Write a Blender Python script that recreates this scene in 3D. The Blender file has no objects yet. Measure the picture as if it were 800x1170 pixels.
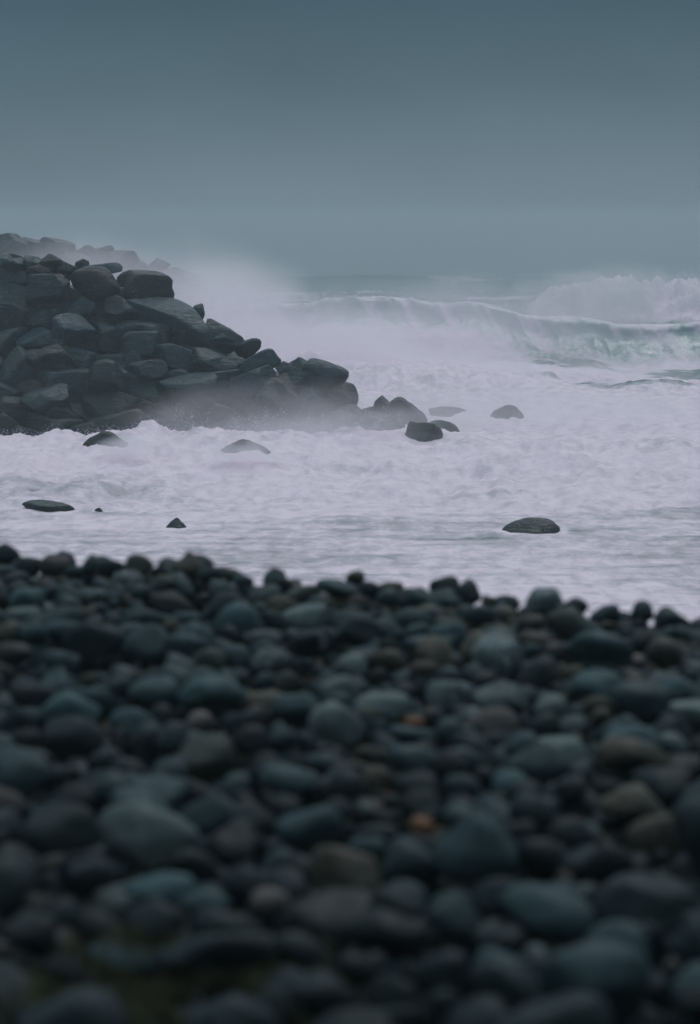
import bpy, bmesh, math
import numpy as np
from mathutils import Matrix, Vector, Euler

scene = bpy.context.scene
COL = scene.collection
RNG = np.random.default_rng(7)

# ------------------------------------------------------------------ camera numbers
EYE = np.array([0.0, 0.0, 4.5])          # water level is z = 0
FPX, W, H = 2600.0, 800.0, 1170.0        # focal length in pixels of the 800x1170 photograph
TILT = math.atan((585 - 278) / FPX)
CT, ST = math.cos(TILT), math.sin(TILT)


def at(px, py, Y):
    """world point seen at pixel (px, py) at distance Y along the ground"""
    xc, yc = (px - 400) / FPX, (585 - py) / FPX
    d = np.array([xc, CT + yc * ST, -ST + yc * CT])
    return EYE + d * (Y / d[1])


def at_z(px, py, z):
    xc, yc = (px - 400) / FPX, (585 - py) / FPX
    d = np.array([xc, CT + yc * ST, -ST + yc * CT])
    return EYE + d * ((z - EYE[2]) / d[2])


def project(P):
    P = np.asarray(P) - EYE
    f = P[:, 1] * CT - P[:, 2] * ST
    u = P[:, 1] * ST + P[:, 2] * CT
    return 400 + FPX * P[:, 0] / f, 585 - FPX * u / f, f


# ------------------------------------------------------------------ noise
def _hash(ix, iy, iz, seed):
    with np.errstate(over='ignore'):
        h = (ix.astype(np.uint32) * np.uint32(374761393) + iy.astype(np.uint32) * np.uint32(668265263)
             + iz.astype(np.uint32) * np.uint32(2147483647) + np.uint32((seed * 974711 + 12345) & 0xffffffff))
        h = (h ^ (h >> np.uint32(13))) * np.uint32(1274126177)
        h = (h ^ (h >> np.uint32(16))) * np.uint32(2246822519)
        h = h ^ (h >> np.uint32(15))
    return h.astype(np.float64) / 4294967295.0 * 2 - 1


def vnoise(x, y, z=None, seed=0):
    x = np.asarray(x, float); y = np.asarray(y, float)
    z = np.zeros_like(x) if z is None else np.asarray(z, float)
    fx, fy, fz = np.floor(x), np.floor(y), np.floor(z)
    ix, iy, iz = fx.astype(np.int64), fy.astype(np.int64), fz.astype(np.int64)
    u, v, w = x - fx, y - fy, z - fz
    u, v, w = [t * t * t * (t * (t * 6 - 15) + 10) for t in (u, v, w)]
    out = 0
    for dx in (0, 1):
        for dy in (0, 1):
            for dz in (0, 1):
                wgt = (u if dx else 1 - u) * (v if dy else 1 - v) * (w if dz else 1 - w)
                out = out + wgt * _hash(ix + dx, iy + dy, iz + dz, seed)
    return out


def fbm(x, y, z=None, seed=0, octv=4, gain=.5, billow=False):
    z = np.zeros_like(np.asarray(x, float)) if z is None else z
    a, s, o = 1.0, 0.0, 0
    for k in range(octv):
        n = vnoise(x * 2 ** k + 17.3 * k, y * 2 ** k - 9.1 * k, z * 2 ** k + 3.7 * k, seed + k)
        if billow:
            n = 1 - 2 * np.abs(n)
        o = o + a * n
        s += a
        a *= gain
    return o / s


def sstep(a, b, x):
    t = np.clip((x - a) / (b - a), 0, 1)
    return t * t * (3 - 2 * t)


# ------------------------------------------------------------------ object helpers
def mesh_from(name, V, F, smooth=True):
    me = bpy.data.meshes.new(name)
    V = np.asarray(V, np.float32); F = np.asarray(F, np.int32)
    k = F.shape[1]
    me.vertices.add(len(V)); me.vertices.foreach_set('co', V.ravel())
    me.loops.add(F.size); me.loops.foreach_set('vertex_index', F.ravel())
    me.polygons.add(len(F)); me.polygons.foreach_set('loop_start', np.arange(0, F.size, k, dtype=np.int32))
    me.polygons.foreach_set('use_smooth', np.full(len(F), smooth))
    me.update(calc_edges=True)
    return me


def link(name, me, mats, label=None, cat=None, group=None, kind=None, loc=(0, 0, 0)):
    o = bpy.data.objects.new(name, me)
    for m in (mats if isinstance(mats, (list, tuple)) else [mats]):
        me.materials.append(m)
    COL.objects.link(o)
    o.location = loc
    if label: o['label'] = label
    if cat: o['category'] = cat
    if group: o['group'] = group
    if kind: o['kind'] = kind
    return o


_ICO = {}
def ico(sub):
    if sub not in _ICO:
        bm = bmesh.new()
        bmesh.ops.create_icosphere(bm, subdivisions=sub, radius=1.0)
        V = np.array([v.co[:] for v in bm.verts]); F = np.array([[v.index for v in f.verts] for f in bm.faces])
        bm.free()
        V /= np.linalg.norm(V, axis=1)[:, None]
        _ICO[sub] = (V, F)
    return _ICO[sub]


def rot_euler(rx, ry, rz):
    return np.array(Euler((rx, ry, rz)).to_matrix())


def shape_stone(V, s):
    """stones with a point narrow towards their top"""
    t = s['label'] or ''
    pk = .62 if ('pyramid' in t or 'pointed brown' in t) else (.45 if t.startswith('peaked') else 0.)
    if pk: V = V * np.concatenate([np.repeat(1 - pk * np.clip(V[:, 2:], -.15, 1.), 2, 1), np.ones((len(V), 1))], 1)
    return (V * np.array(s['ax'])) @ rot_euler(*s['rot']).T


def rock(sub, seed, n=14, p=10.0, rough=.05, box=False, freq=1.6, dlo=.72):
    """unit rock (half extents about 1): a rounded polytope with noise"""
    r = np.random.default_rng(seed)
    D, F = ico(sub)
    N = r.normal(size=(n, 3)); N /= np.linalg.norm(N, axis=1)[:, None]
    d = r.uniform(dlo, 1.0, n)
    if box:
        B = np.array([[1, 0, 0], [-1, 0, 0], [0, 1, 0], [0, -1, 0], [0, 0, 1], [0, 0, -1]], float)
        B += r.normal(scale=.10, size=B.shape); B /= np.linalg.norm(B, axis=1)[:, None]
        N = np.vstack([B, N[:5]]); d = np.concatenate([r.uniform(.68, .8, 6), r.uniform(.95, 1.1, 5)])
    q = np.maximum(D @ N.T, 0) / d
    rad = ((q ** p).sum(1) + (1 / 1.12) ** p) ** (-1 / p)
    s = seed * 3.17 % 97
    # wobble the facets, then fine roughness
    rad = rad * (1 + rough * fbm(D[:, 0] * freq + s, D[:, 1] * freq + s, D[:, 2] * freq, seed, 5, .55))
    V = D * rad[:, None]
    lo, hi = V.min(0), V.max(0)
    return (V - (lo + hi) / 2) / ((hi - lo) / 2), F


# ------------------------------------------------------------------ materials
class NT:
    def __init__(self, name):
        self.m = bpy.data.materials.new(name); self.m.use_nodes = True
        self.t = self.m.node_tree; self.t.nodes.clear()
        self.out = self.n('ShaderNodeOutputMaterial')
    def n(self, kind, **kw):
        nd = self.t.nodes.new(kind)
        for k, v in kw.items():
            if k.startswith('i_'):
                key = k[2:].replace('_', ' ')
                nd.inputs[int(key) if key.isdigit() else key].default_value = v
            else:
                setattr(nd, k, v)
        return nd
    def l(self, a, b): self.t.links.new(a, b)
    def math(self, op, a, b=None, clamp=False):
        nd = self.n('ShaderNodeMath', operation=op, use_clamp=clamp)
        for i, v in enumerate((a, b)):
            if v is None: continue
            if isinstance(v, (int, float)): nd.inputs[i].default_value = v
            else: self.l(v, nd.inputs[i])
        return nd.outputs[0]
    def mix(self, fac, a, b):
        nd = self.n('ShaderNodeMix', data_type='RGBA')
        for k, v in ((0, fac), (6, a), (7, b)):
            if isinstance(v, (int, float)): nd.inputs[k].default_value = v
            elif isinstance(v, tuple): nd.inputs[k].default_value = (*v, 1)
            else: self.l(v, nd.inputs[k])
        return nd.outputs[2]
    def maprange(self, v, a, b, c=0., d=1., smooth=True):
        nd = self.n('ShaderNodeMapRange', interpolation_type='SMOOTHSTEP' if smooth else 'LINEAR')
        self.l(v, nd.inputs[0])
        for i, x in enumerate((a, b, c, d)): nd.inputs[1 + i].default_value = x
        return nd.outputs[0]
    def noise(self, vec, scale, detail=4, rough=.55, dist=0.):
        nd = self.n('ShaderNodeTexNoise'); nd.inputs['Scale'].default_value = scale
        nd.inputs['Detail'].default_value = detail; nd.inputs['Roughness'].default_value = rough
        nd.inputs['Distortion'].default_value = dist
        if vec is not None: self.l(vec, nd.inputs['Vector'])
        return nd.outputs[0]
    def mapping(self, vec, sc=(1, 1, 1), rot=(0, 0, 0), loc=(0, 0, 0)):
        nd = self.n('ShaderNodeMapping'); self.l(vec, nd.inputs[0])
        nd.inputs['Scale'].default_value = sc; nd.inputs['Rotation'].default_value = rot; nd.inputs['Location'].default_value = loc
        return nd.outputs[0]


def stone_mat(name, a, b, speck=None, speck_amt=.5, scale=9., rough=.6, bump=.25, vein=None):
    """a smooth weathered stone: two tones of one colour, crystals, a few veins"""
    k = NT(name)
    tc = k.n('ShaderNodeTexCoord').outputs['Object']
    info = k.n('ShaderNodeObjectInfo').outputs['Random']
    base = k.mix(k.maprange(k.noise(tc, scale, 5, .6), .35, .65), a, b)
    if speck:
        base = k.mix(k.math('MULTIPLY', k.maprange(k.noise(tc, scale * 9, 3, .6), .55, .68), speck_amt), base, speck)
    if vein:
        w = k.n('ShaderNodeTexWave', i_Scale=scale * .35, i_Distortion=9., i_Detail=3.)
        k.l(tc, w.inputs['Vector'])
        base = k.mix(k.maprange(w.outputs['Fac'], .93, 1., 0, .6), base, vein)
    hs = k.n('ShaderNodeHueSaturation'); k.l(base, hs.inputs['Color'])
    k.l(k.maprange(info, 0, 1, .7, 1.35, False), hs.inputs['Value'])
    bs = k.n('ShaderNodeBsdfPrincipled')
    bs.inputs['Specular IOR Level'].default_value = .17
    k.l(hs.outputs[0], bs.inputs['Base Color'])
    k.l(k.maprange(k.noise(tc, scale * 1.7, 3), .3, .7, rough - .12, rough + .12, False), bs.inputs['Roughness'])
    bp = k.n('ShaderNodeBump', i_Strength=bump, i_Distance=.01)
    k.l(k.noise(tc, scale * 5, 6, .65), bp.inputs['Height']); k.l(bp.outputs[0], bs.inputs['Normal'])
    k.l(bs.outputs[0], k.out.inputs['Surface'])
    return k.m


def boulder_mat(name, a, b, c, rough=.46):
    k = NT(name)
    pos = k.n('ShaderNodeNewGeometry').outputs['Position']
    tc = k.n('ShaderNodeTexCoord').outputs['Object']
    info = k.n('ShaderNodeObjectInfo').outputs['Random']
    base = k.mix(k.maprange(k.noise(tc, 1.6, 6, .6), .38, .62), a, b)
    base = k.mix(k.math('MULTIPLY', k.maprange(k.noise(tc, 4.5, 6, .65), .56, .7), .7), base, c)
    # weed and wet stain up to an uneven tide mark, pale lichen and bird lime on the dry tops
    sp = k.n('ShaderNodeSeparateXYZ'); k.l(pos, sp.inputs[0])
    tide = k.math('ADD', sp.outputs[2], k.math('MULTIPLY', k.noise(pos, .9, 5, .6), 1.6))
    base = k.mix(k.maprange(tide, 1.3, 1.9, .75, 0.), base, (.012, .022, .020))
    base = k.mix(k.math('MULTIPLY', k.maprange(tide, 2.4, 3.4), k.maprange(k.noise(pos, 5., 6, .7), .60, .68)), base, (.11, .12, .105))
    hs = k.n('ShaderNodeHueSaturation'); k.l(base, hs.inputs['Color'])
    k.l(k.maprange(info, 0, 1, .65, 1.5, False), hs.inputs['Value'])
    bs = k.n('ShaderNodeBsdfPrincipled'); bs.inputs['Specular IOR Level'].default_value = .35
    k.l(hs.outputs[0], bs.inputs['Base Color'])
    k.l(k.maprange(k.noise(pos, 3., 3), .3, .7, rough - .15, rough + .15, False), bs.inputs['Roughness'])
    h = k.math('ADD', k.noise(pos, 2.6, 8, .62), k.math('MULTIPLY', k.noise(k.mapping(tc, (1, 1, 6), (.4, .3, 0)), 2.2, 5, .6), .6))
    vo = k.n('ShaderNodeTexVoronoi', feature='DISTANCE_TO_EDGE', i_Scale=1.5); k.l(k.mapping(tc, (1, 1, 2.2), (.5, .2, .3)), vo.inputs['Vector'])
    h = k.math('ADD', h, k.math('MULTIPLY', k.maprange(vo.outputs[0], 0., .022, -.3, 0.), k.maprange(k.noise(tc, 1.1, 3), .45, .62)))
    bp = k.n('ShaderNodeBump', i_Strength=.8, i_Distance=.13)
    k.l(h, bp.inputs['Height']); k.l(bp.outputs[0], bs.inputs['Normal'])
    k.l(bs.outputs[0], k.out.inputs['Surface'])
    return k.m


STONE = {
    'slate': stone_mat('slate_stone', (.028, .053, .062), (.018, .037, .045), (.05, .07, .078), .3),
    'bluish': stone_mat('bluish_stone', (.029, .060, .071), (.020, .042, .052), (.06, .085, .095), .3),
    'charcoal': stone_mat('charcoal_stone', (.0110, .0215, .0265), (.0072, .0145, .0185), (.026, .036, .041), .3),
    'pale': stone_mat('pale_stone', (0.0878, 0.1144, 0.1188), (0.0525, 0.0780, 0.0845), (0.0293, 0.0429, 0.0488), .4),
    'speckled': stone_mat('speckled_stone', (0.0708, 0.0988, 0.1082), (0.0366, 0.0585, 0.0686), (0.3172, 0.3640, 0.3828), .8, 6.),
    'brown': stone_mat('brown_stone', (0.0683, 0.0598, 0.0488), (0.0403, 0.0403, 0.0356), (0.0976, 0.0910, 0.0792), .4),
    'rust': stone_mat('rust_stone', (0.1830, 0.0858, 0.0396), (0.1159, 0.0546, 0.0317), (0.0573, 0.0338, 0.0238), .4),
    'maroon': stone_mat('maroon_stone', (0.0464, 0.0390, 0.0396), (0.0293, 0.0312, 0.0343), (0.0610, 0.0650, 0.0660), .3),
    'olive': stone_mat('olive_stone', (.040, .050, .046), (.025, .034, .033), (.06, .07, .065), .3),
    'pinkish': stone_mat('pinkish_stone', (0.1281, 0.1105, 0.1056), (0.0805, 0.0728, 0.0739), (0.1952, 0.1950, 0.1980), .4),
    'banded': stone_mat('banded_stone', (0.0317, 0.0546, 0.0647), (0.0207, 0.0377, 0.0462), None, 0, 6., vein=(0.2074, 0.2470, 0.2640)),
}
CWORD = {'slate': 'slate grey', 'bluish': 'blue grey', 'charcoal': 'charcoal', 'pale': 'pale grey', 'speckled': 'speckled grey',
         'brown': 'brown', 'rust': 'rust orange', 'maroon': 'maroon', 'olive': 'olive grey', 'pinkish': 'pinkish', 'banded': 'grey white-veined'}
BOULD = {
    'dark': boulder_mat('wet_basalt', (0.0068, 0.0183, 0.0276), (0.0106, 0.0249, 0.0358), (0.0186, 0.0354, 0.0469)),
    'blue': boulder_mat('blue_basalt', (0.0099, 0.0249, 0.0365), (0.0150, 0.0341, 0.0475), (0.0280, 0.0491, 0.0633)),
    'brown': boulder_mat('brown_gneiss', (0.0223, 0.0243, 0.0255), (0.0137, 0.0190, 0.0234), (0.0559, 0.0472, 0.0379)),
    'red': boulder_mat('red_granite', (0.0168, 0.0171, 0.0200), (0.0106, 0.0150, 0.0193), (0.0261, 0.0243, 0.0255)),
    'pale': boulder_mat('pale_granite', (0.0261, 0.0407, 0.0523), (0.0161, 0.0288, 0.0386), (0.0497, 0.0655, 0.0758)),
}

# ------------------------------------------------------------------ beach ground
def crest_y(x):
    return np.clip(10.1 - .55 * np.asarray(x, float), 8.4, 10.85) + .12 * np.sin(np.asarray(x) * 2.3)


def ground_z(x, y):
    yc = crest_y(x)
    t = y - yc
    z = 2.74 + .02 * (y - 7) + .05 * fbm(x * .7, y * .7, seed=3, octv=3)
    over = np.maximum(t - .05, 0)
    z = z - np.where(over > 0, .30 * over ** 2 / (over + .5) + .06 * over, 0)
    # unseen grassy bank, added behind the camera to shade the near stones
    z = z + .022 * sstep(7.5, 10., y) * np.interp(x, [-1.5, -.3, .5, 1.4], [1., .9, .55, .2])
    b = np.maximum(1.5 - y, 0)
    z = z + .03 * np.minimum(b, 3.) ** 2 + 6.6 * sstep(2.2, 4.2, b) + .5 * fbm(x * .4, y * .4, seed=4) * sstep(2.2, 4, b)
    return np.maximum(z, -3.0)


def grid_mesh(name, xs, ys, zf):
    X, Y = np.meshgrid(xs, ys)
    Z = zf(X, Y)
    V = np.stack([X, Y, Z], -1).reshape(-1, 3)
    nx, ny = len(xs), len(ys)
    i = (np.arange(ny - 1)[:, None] * nx + np.arange(nx - 1)[None]).ravel()
    F = np.stack([i, i + 1, i + nx + 1, i + nx], -1)
    return mesh_from(name, V, F)


k = NT('shingle_ground')
pos = k.n('ShaderNodeNewGeometry').outputs['Position']
c = k.mix(k.maprange(k.noise(pos, 3., 6, .6), .35, .65), (.030, .038, .040), (.055, .060, .056))
c = k.mix(k.maprange(k.noise(pos, 26., 4, .6), .5, .65), c, (.09, .095, .09))
far = k.n('ShaderNodeSeparateXYZ'); k.l(pos, far.inputs[0])
c = k.mix(k.maprange(far.outputs[1], 4.2, 2.5), c, (.040, .048, .024))       # turf behind the shingle
bs = k.n('ShaderNodeBsdfPrincipled', i_Roughness=.8); k.l(c, bs.inputs['Base Color'])
bp = k.n('ShaderNodeBump', i_Strength=.8, i_Distance=.03); k.l(k.noise(pos, 30., 6, .6), bp.inputs['Height']); k.l(bp.outputs[0], bs.inputs['Normal'])
k.l(bs.outputs[0], k.out.inputs['Surface'])
xs = np.concatenate([np.linspace(-120, -6, 40)[:-1], np.linspace(-6, 6, 90), np.linspace(6, 120, 40)[1:]])
ys = np.concatenate([np.linspace(-30, 2, 50)[:-1], np.linspace(2, 16, 130), np.linspace(16, 140, 60)[1:]])
link('beach', grid_mesh('beach', xs, ys, ground_z), k.m, label='dark shingle beach ground under the cobbles', cat='ground', kind='structure')

# ------------------------------------------------------------------ cobbles: dropped one by one on a height map
CELL = .0125
X0, X1, Y0, Y1 = -2.6, 2.6, 3.6, 12.2
gx = np.arange(X0, X1, CELL); gy = np.arange(Y0, Y1, CELL)
GX, GY = np.meshgrid(gx, gy)
HM = ground_z(GX, GY)
S = []      # stones: dict(pos, half axes, rot, colour, seed, label...)


def inside(x, y, pad=.35):
    return abs(x) < .165 * y + pad and 3.75 < y < crest_y(x) + 1.1


def turf(x, y):
    """the mossy gap in the cobbles low in the picture"""
    return np.exp(-(((x + .40) / .42) ** 2 + ((y - 5.05) / .42) ** 2) ** 2)


def drop(x, y, a, b, c, yaw, commit=True, sink=.12, zfix=None):
    """rest an ellipsoid on the height map; returns the height of its centre"""
    R = max(a, b)
    i0, i1 = int((y - R - Y0) / CELL), int((y + R - Y0) / CELL) + 2
    j0, j1 = int((x - R - X0) / CELL), int((x + R - X0) / CELL) + 2
    i0, j0 = max(i0, 0), max(j0, 0); i1, j1 = min(i1, len(gy)), min(j1, len(gx))
    if i1 <= i0 or j1 <= j0: return None
    dx, dy = GX[i0:i1, j0:j1] - x, GY[i0:i1, j0:j1] - y
    cs, sn = math.cos(yaw), math.sin(yaw)
    q = ((dx * cs + dy * sn) / a) ** 2 + ((-dx * sn + dy * cs) / b) ** 2
    m = q < 1
    if not m.any(): return None
    hz = c * np.sqrt(1 - q[m])
    z = np.quantile(HM[i0:i1, j0:j1][m] + hz, .985) - sink * c
    if zfix is not None: z = zfix
    if commit:
        sub = HM[i0:i1, j0:j1]
        sub[m] = np.maximum(sub[m], z + hz)
    return z


COLS = list(STONE)
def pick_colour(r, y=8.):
    if r.random() < np.interp(y, [4.8, 6.6, 8.5], [.97, .5, .0]): return r.choice(['charcoal', 'slate'], p=[.88, .12])  # dim foreground light put into the stone colours: mostly charcoal nearest the camera
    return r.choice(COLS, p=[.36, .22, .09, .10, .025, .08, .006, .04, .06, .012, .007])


def add_stone(x, y, a, b, c, yaw, colour=None, label=None, p=None, seed=None, tilt=None, short=None, sink=.12, zfix=None):
    z = drop(x, y, a, b, c, yaw, sink=sink, zfix=zfix)
    if z is None: return
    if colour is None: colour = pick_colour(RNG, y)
    if label is None and colour in ('rust', 'pinkish') and a > .055: colour = 'brown'
    sd = len(S) + 100 if seed is None else seed
    t = RNG.normal(scale=.20, size=2) if tilt is None else tilt
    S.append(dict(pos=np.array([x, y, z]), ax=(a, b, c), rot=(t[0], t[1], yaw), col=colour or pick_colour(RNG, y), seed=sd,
                  label=label, short=short, p=p or RNG.uniform(5.5, 20)))


BOXES = []      # the stones one would point at, as the camera sees them: nothing may be dropped in front of them
CRESTX, CRESTY = [-30, 0, 215, 260, 322, 387, 480, 640, 735, 830], [648, 648, 645, 650, 663, 668, 680, 703, 714, 730]


def scatter(count, lo, hi, tries, med):
    for _ in range(count):
        s0 = float(np.clip(RNG.lognormal(math.log(med), .40), lo, hi)) / 2
        rb, rc = RNG.uniform(.65, .98), RNG.uniform(.66, 1.0)
        best = None
        for _t in range(tries):
            y = RNG.uniform(3.75, 11.9); x = RNG.uniform(-1, 1) * (.165 * y + .35)
            if not inside(x, y) or RNG.random() < .93 * turf(x, y): continue
            s = s0 * np.interp(y, [4.5, 6.5, 10], [1.12, .95, .70]); b = s * rb; c = b * rc
            yaw = RNG.normal(0, .6)
            z = drop(x, y, s, b, c, yaw, commit=False)
            if z is None: continue
            e = z + c * .4 - ground_z(np.array(x), np.array(y))
            q = project([[x, y, z]]); qx, qy, f = float(q[0][0]), float(q[1][0]), FPX / float(q[2][0])
            if y < crest_y(x) + .4 and qy - c * f < np.interp(qx, CRESTX, CRESTY): continue
            if BOXES and any((abs(qx - B[0]) / (B[2] * .42 + s * f * .8)) ** 2 + (abs(qy - B[1]) / (B[3] * .40 + c * f * .8)) ** 2 < 1 and y < B[4] for B in BOXES): continue
            if best is None or e < best[0]: best = (e, x, y, yaw, s, b, c)
        if best: add_stone(best[1], best[2], best[4], best[5], best[6], best[3])


# the base layer
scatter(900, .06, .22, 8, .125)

# stones one would point at: px, py (centre), width px, height px, colour, roundness, label, short name
HERO = [
    (110, 742, 72, 56, 'charcoal', 3.2, 'big domed charcoal cobble, darkest on the upper beach facing the breakwater', 'big charcoal dome'),
    (165, 738, 66, 50, 'slate', 5, 'broad worn slate cobble leaning against the back of the big charcoal dome', 'leaning slate cobble'),
    (192, 690, 64, 28, 'charcoal', 4, 'long low charcoal stone like a loaf, behind the big charcoal dome', 'charcoal loaf stone'),
    (348, 707, 58, 32, 'pale', 4, 'pale grey-brown sloping cobble standing out on the upper beach', 'pale sloping cobble'),
    (385, 828, 70, 54, 'pale', 3, 'large round grey boulder, most ball-like stone in mid beach', 'round grey ball stone'),
    (515, 797, 60, 40, 'speckled', 4, 'white-speckled grey cobble with a mottled top in mid beach', 'white-speckled cobble'),
    (475, 826, 34, 15, 'rust', 4, 'flat bright orange stone wedged between dark cobbles', 'flat orange stone'),
    (358, 777, 15, 12, 'rust', 4, 'tiny orange pebble glowing among dark stones of the upper beach', 'tiny orange pebble'),
    (436, 890, 46, 34, 'brown', 3.5, 'chestnut brown rounded cobble below the flat orange stone', 'chestnut cobble'),
    (482, 945, 28, 22, 'rust', 5, 'small rusty brown stone tucked in front of the chestnut cobble', 'small rusty stone'),
    (686, 746, 76, 50, 'bluish', 4, 'large egg-shaped grey cobble tilted down away from the breakwater', 'large tilted egg stone'),
    (725, 918, 84, 46, 'brown', 4, 'wide low brown boulder behind the peaked charcoal boulder, on the open-water side', 'wide brown boulder'),
    (545, 965, 96, 84, 'slate', 12, 'steep pyramid-shaped slate boulder with a ridge', 'slate pyramid boulder'),
    (395, 1000, 90, 70, 'brown', 5, 'large brown-grey boulder lit along its upper edge', 'brown lit-edge boulder'),
    (310, 1030, 52, 34, 'pinkish', 6, 'pale tan blunt stone low on the beach beside the mossy gap', 'pale tan stone'),
    (182, 1017, 88, 34, 'bluish', 3.5, 'long smooth blue-grey stone lying at the mossy gap', 'long blue-grey stone'),
    (140, 1100, 92, 46, 'slate', 6, 'lone slate cobble sitting in the mossy gap', 'lone moss-gap cobble'),
    (625, 1048, 110, 66, 'bluish', 4, 'largest smooth blue-grey boulder lying low on the cobble beach', 'largest blue-grey boulder'),
    (240, 868, 76, 56, 'olive', 5, 'bulky olive-grey boulder in mid beach', 'bulky olive boulder'),
    (228, 828, 42, 32, 'pinkish', 9, 'pale pinkish angular stone behind the bulky olive boulder', 'pinkish angular stone'),
    (85, 845, 72, 52, 'charcoal', 4, 'wide charcoal boulder in mid beach at the breakwater side', 'wide charcoal boulder'),
    (175, 790, 60, 30, 'bluish', 5, 'flat blue-grey slab stone in front of the big charcoal dome', 'flat blue slab'),
    (620, 870, 84, 46, 'slate', 4, 'smooth slate whaleback stone behind the slate pyramid boulder', 'slate whaleback'),
    (730, 800, 70, 44, 'bluish', 4, 'teal-tinged blue-grey cobble in front of the large tilted egg stone', 'teal-tinged cobble'),
    (612, 770, 50, 34, 'charcoal', 3.2, 'dark round cobble on the breakwater side of the large tilted egg stone', 'dark round cobble'),
    (562, 826, 64, 30, 'maroon', 4, 'dull maroon flattish cobble beside the white-speckled cobble', 'maroon flattish cobble'),
    (430, 775, 34, 24, 'olive', 5, 'greenish yellow-grey stone just behind the flat orange stone', 'greenish stone'),
    (70, 950, 100, 60, 'charcoal', 4, 'huge dark boulder with a faint edge, beside the mossy gap', 'huge dark boulder'),
    (690, 985, 80, 52, 'charcoal', 9, 'peaked charcoal boulder in front of the wide brown boulder', 'peaked charcoal boulder'),
    (470, 985, 80, 60, 'slate', 4, 'rounded slate boulder beside the brown lit-edge boulder', 'rounded slate boulder'),
    (355, 950, 80, 60, 'bluish', 7, 'blocky blue-grey boulder behind the brown lit-edge boulder', 'blocky blue boulder'),
]
HCREST = [
    (34, 645, 30, 22, 'charcoal', 'dark cobble on the crest beside the brownish rounded cobble', 'end crest stone'),
    (63, 642, 34, 22, 'maroon', 'brownish rounded cobble on the crest below the breakwater', 'brownish crest cobble'),
    (105, 641, 20, 20, 'slate', 'small upright slate stone on the crest beside a dark gap', 'small upright crest stone'),
    (127, 645, 30, 18, 'bluish', 'blue-grey low cobble on the crest between small stones', 'low blue crest cobble'),
    (160, 642, 32, 22, 'olive', 'olive-topped cobble on the crest with a sloping shoulder', 'olive crest cobble'),
    (183, 648, 20, 14, 'charcoal', 'small dark cobble on the crest beside the pointed brown stone', 'small dark crest stone'),
    (215, 640, 34, 26, 'brown', 'pointed brown stone, highest peak on the crest of the beach', 'pointed brown crest stone'),
    (322, 664, 24, 16, 'charcoal', 'dark little knob of stone on the crest in the middle of the beach', 'little crest knob'),
    (387, 668, 44, 18, 'slate', 'broad slate cobble on the crest below the breakwater tip', 'broad slate crest cobble'),
    (424, 670, 24, 18, 'charcoal', 'round charcoal cobble on the crest below the awash rocks', 'round charcoal crest cobble'),
    (478, 679, 36, 20, 'bluish', 'teal-grey humped cobble on the crest below the awash rocks', 'teal humped crest cobble'),
    (548, 697, 38, 22, 'slate', 'slate cobble on the crest half way to the dome rock in the surf', 'slate crest cobble'),
    (578, 693, 18, 16, 'brown', 'small brown stone perched on the crest below the dome rock in the surf', 'small perched brown stone'),
    (608, 704, 32, 20, 'maroon', 'reddish rounded cobble on the crest beside the tall crest stone', 'reddish crest cobble'),
    (648, 704, 46, 34, 'olive', 'tallest crest stone, a grey-olive upright boulder', 'tall crest stone'),
    (676, 708, 20, 20, 'bluish', 'thin teal-grey stone standing close behind the tall crest stone', 'thin teal crest stone'),
    (718, 711, 20, 16, 'bluish', 'small dark teal round stone on the lower crest', 'small teal crest stone'),
    (735, 719, 44, 26, 'charcoal', 'wide charcoal boulder on the lower crest', 'wide dark crest boulder'),
    (762, 712, 26, 18, 'slate', 'small slate stone on the crest just past the wide charcoal crest boulder', 'outer crest stone'),
    (762, 732, 52, 34, 'olive', 'big olive boulder inland of the wide charcoal crest boulder', 'edge olive boulder'),
]
def place(px, py, w, h, colr, lab, sh, p, depth_ratio, sink):
    P = at_z(px, py, 2.9)
    for _ in range(6):
        d = P[1]; a = w / FPX * d / 2; c = h / FPX * d / 2 * 1.04; b = max(a * depth_ratio, c * .9)
        z = drop(P[0], d, a, b, c, 0, commit=False, sink=sink)
        if z is None: break
        P = P * .4 + at_z(px, py, z) * .6
        yl = float(crest_y(P[0])) - .02
        if P[1] > yl: P = at(px, py, yl)
    need = at(px, py, P[1])[2]
    z = drop(P[0], P[1], a, b, c, 0, commit=False, sink=sink)
    if z is not None and need - z > .03:      # a stone under it, so that it stands as high as it should
        h2 = max((need - z) * .62, .02)
        add_stone(P[0], P[1], a * .85, b * .85, h2, 0, sink=.1)
    add_stone(P[0], P[1], a, b, c, RNG.normal(0, .12), colr, lab, p, tilt=RNG.normal(scale=.08, size=2), short=sh, sink=sink, zfix=need)
    BOXES.append((px, py, w, h, P[1] + b * .6))


for (px, py, w, h, colr, p, lab, sh) in HERO:
    place(px, py, w, h, colr, lab, sh, p + 3, .8, .3)
for (px, py, w, h, colr, lab, sh) in HCREST:
    place(px, py + (4 if px < 500 else 9 if px < 660 else 15), w * 1.1, h * 1.15, colr, lab, sh, 11 if 'pointed' in lab else 6, .85, .2)
# the crest row, the stones between the named ones
for px in range(-14, 815, 17):
    if any(abs(px - B[0]) < B[2] * .5 + 4 and B[1] < 740 for B in BOXES): continue
    w_ = float(RNG.uniform(22, 34))
    place(px + RNG.uniform(-4, 4), np.interp(px, [0, 215, 260, 320, 480, 640, 800], [652, 650, 656, 668, 685, 707, 727]) + RNG.uniform(-1, 4), w_, w_ * RNG.uniform(.55, .75), None, None, None, float(RNG.uniform(5, 14)), .85, .2)
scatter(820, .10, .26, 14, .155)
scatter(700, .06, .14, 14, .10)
scatter(800, .03, .075, 14, .052)

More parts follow.
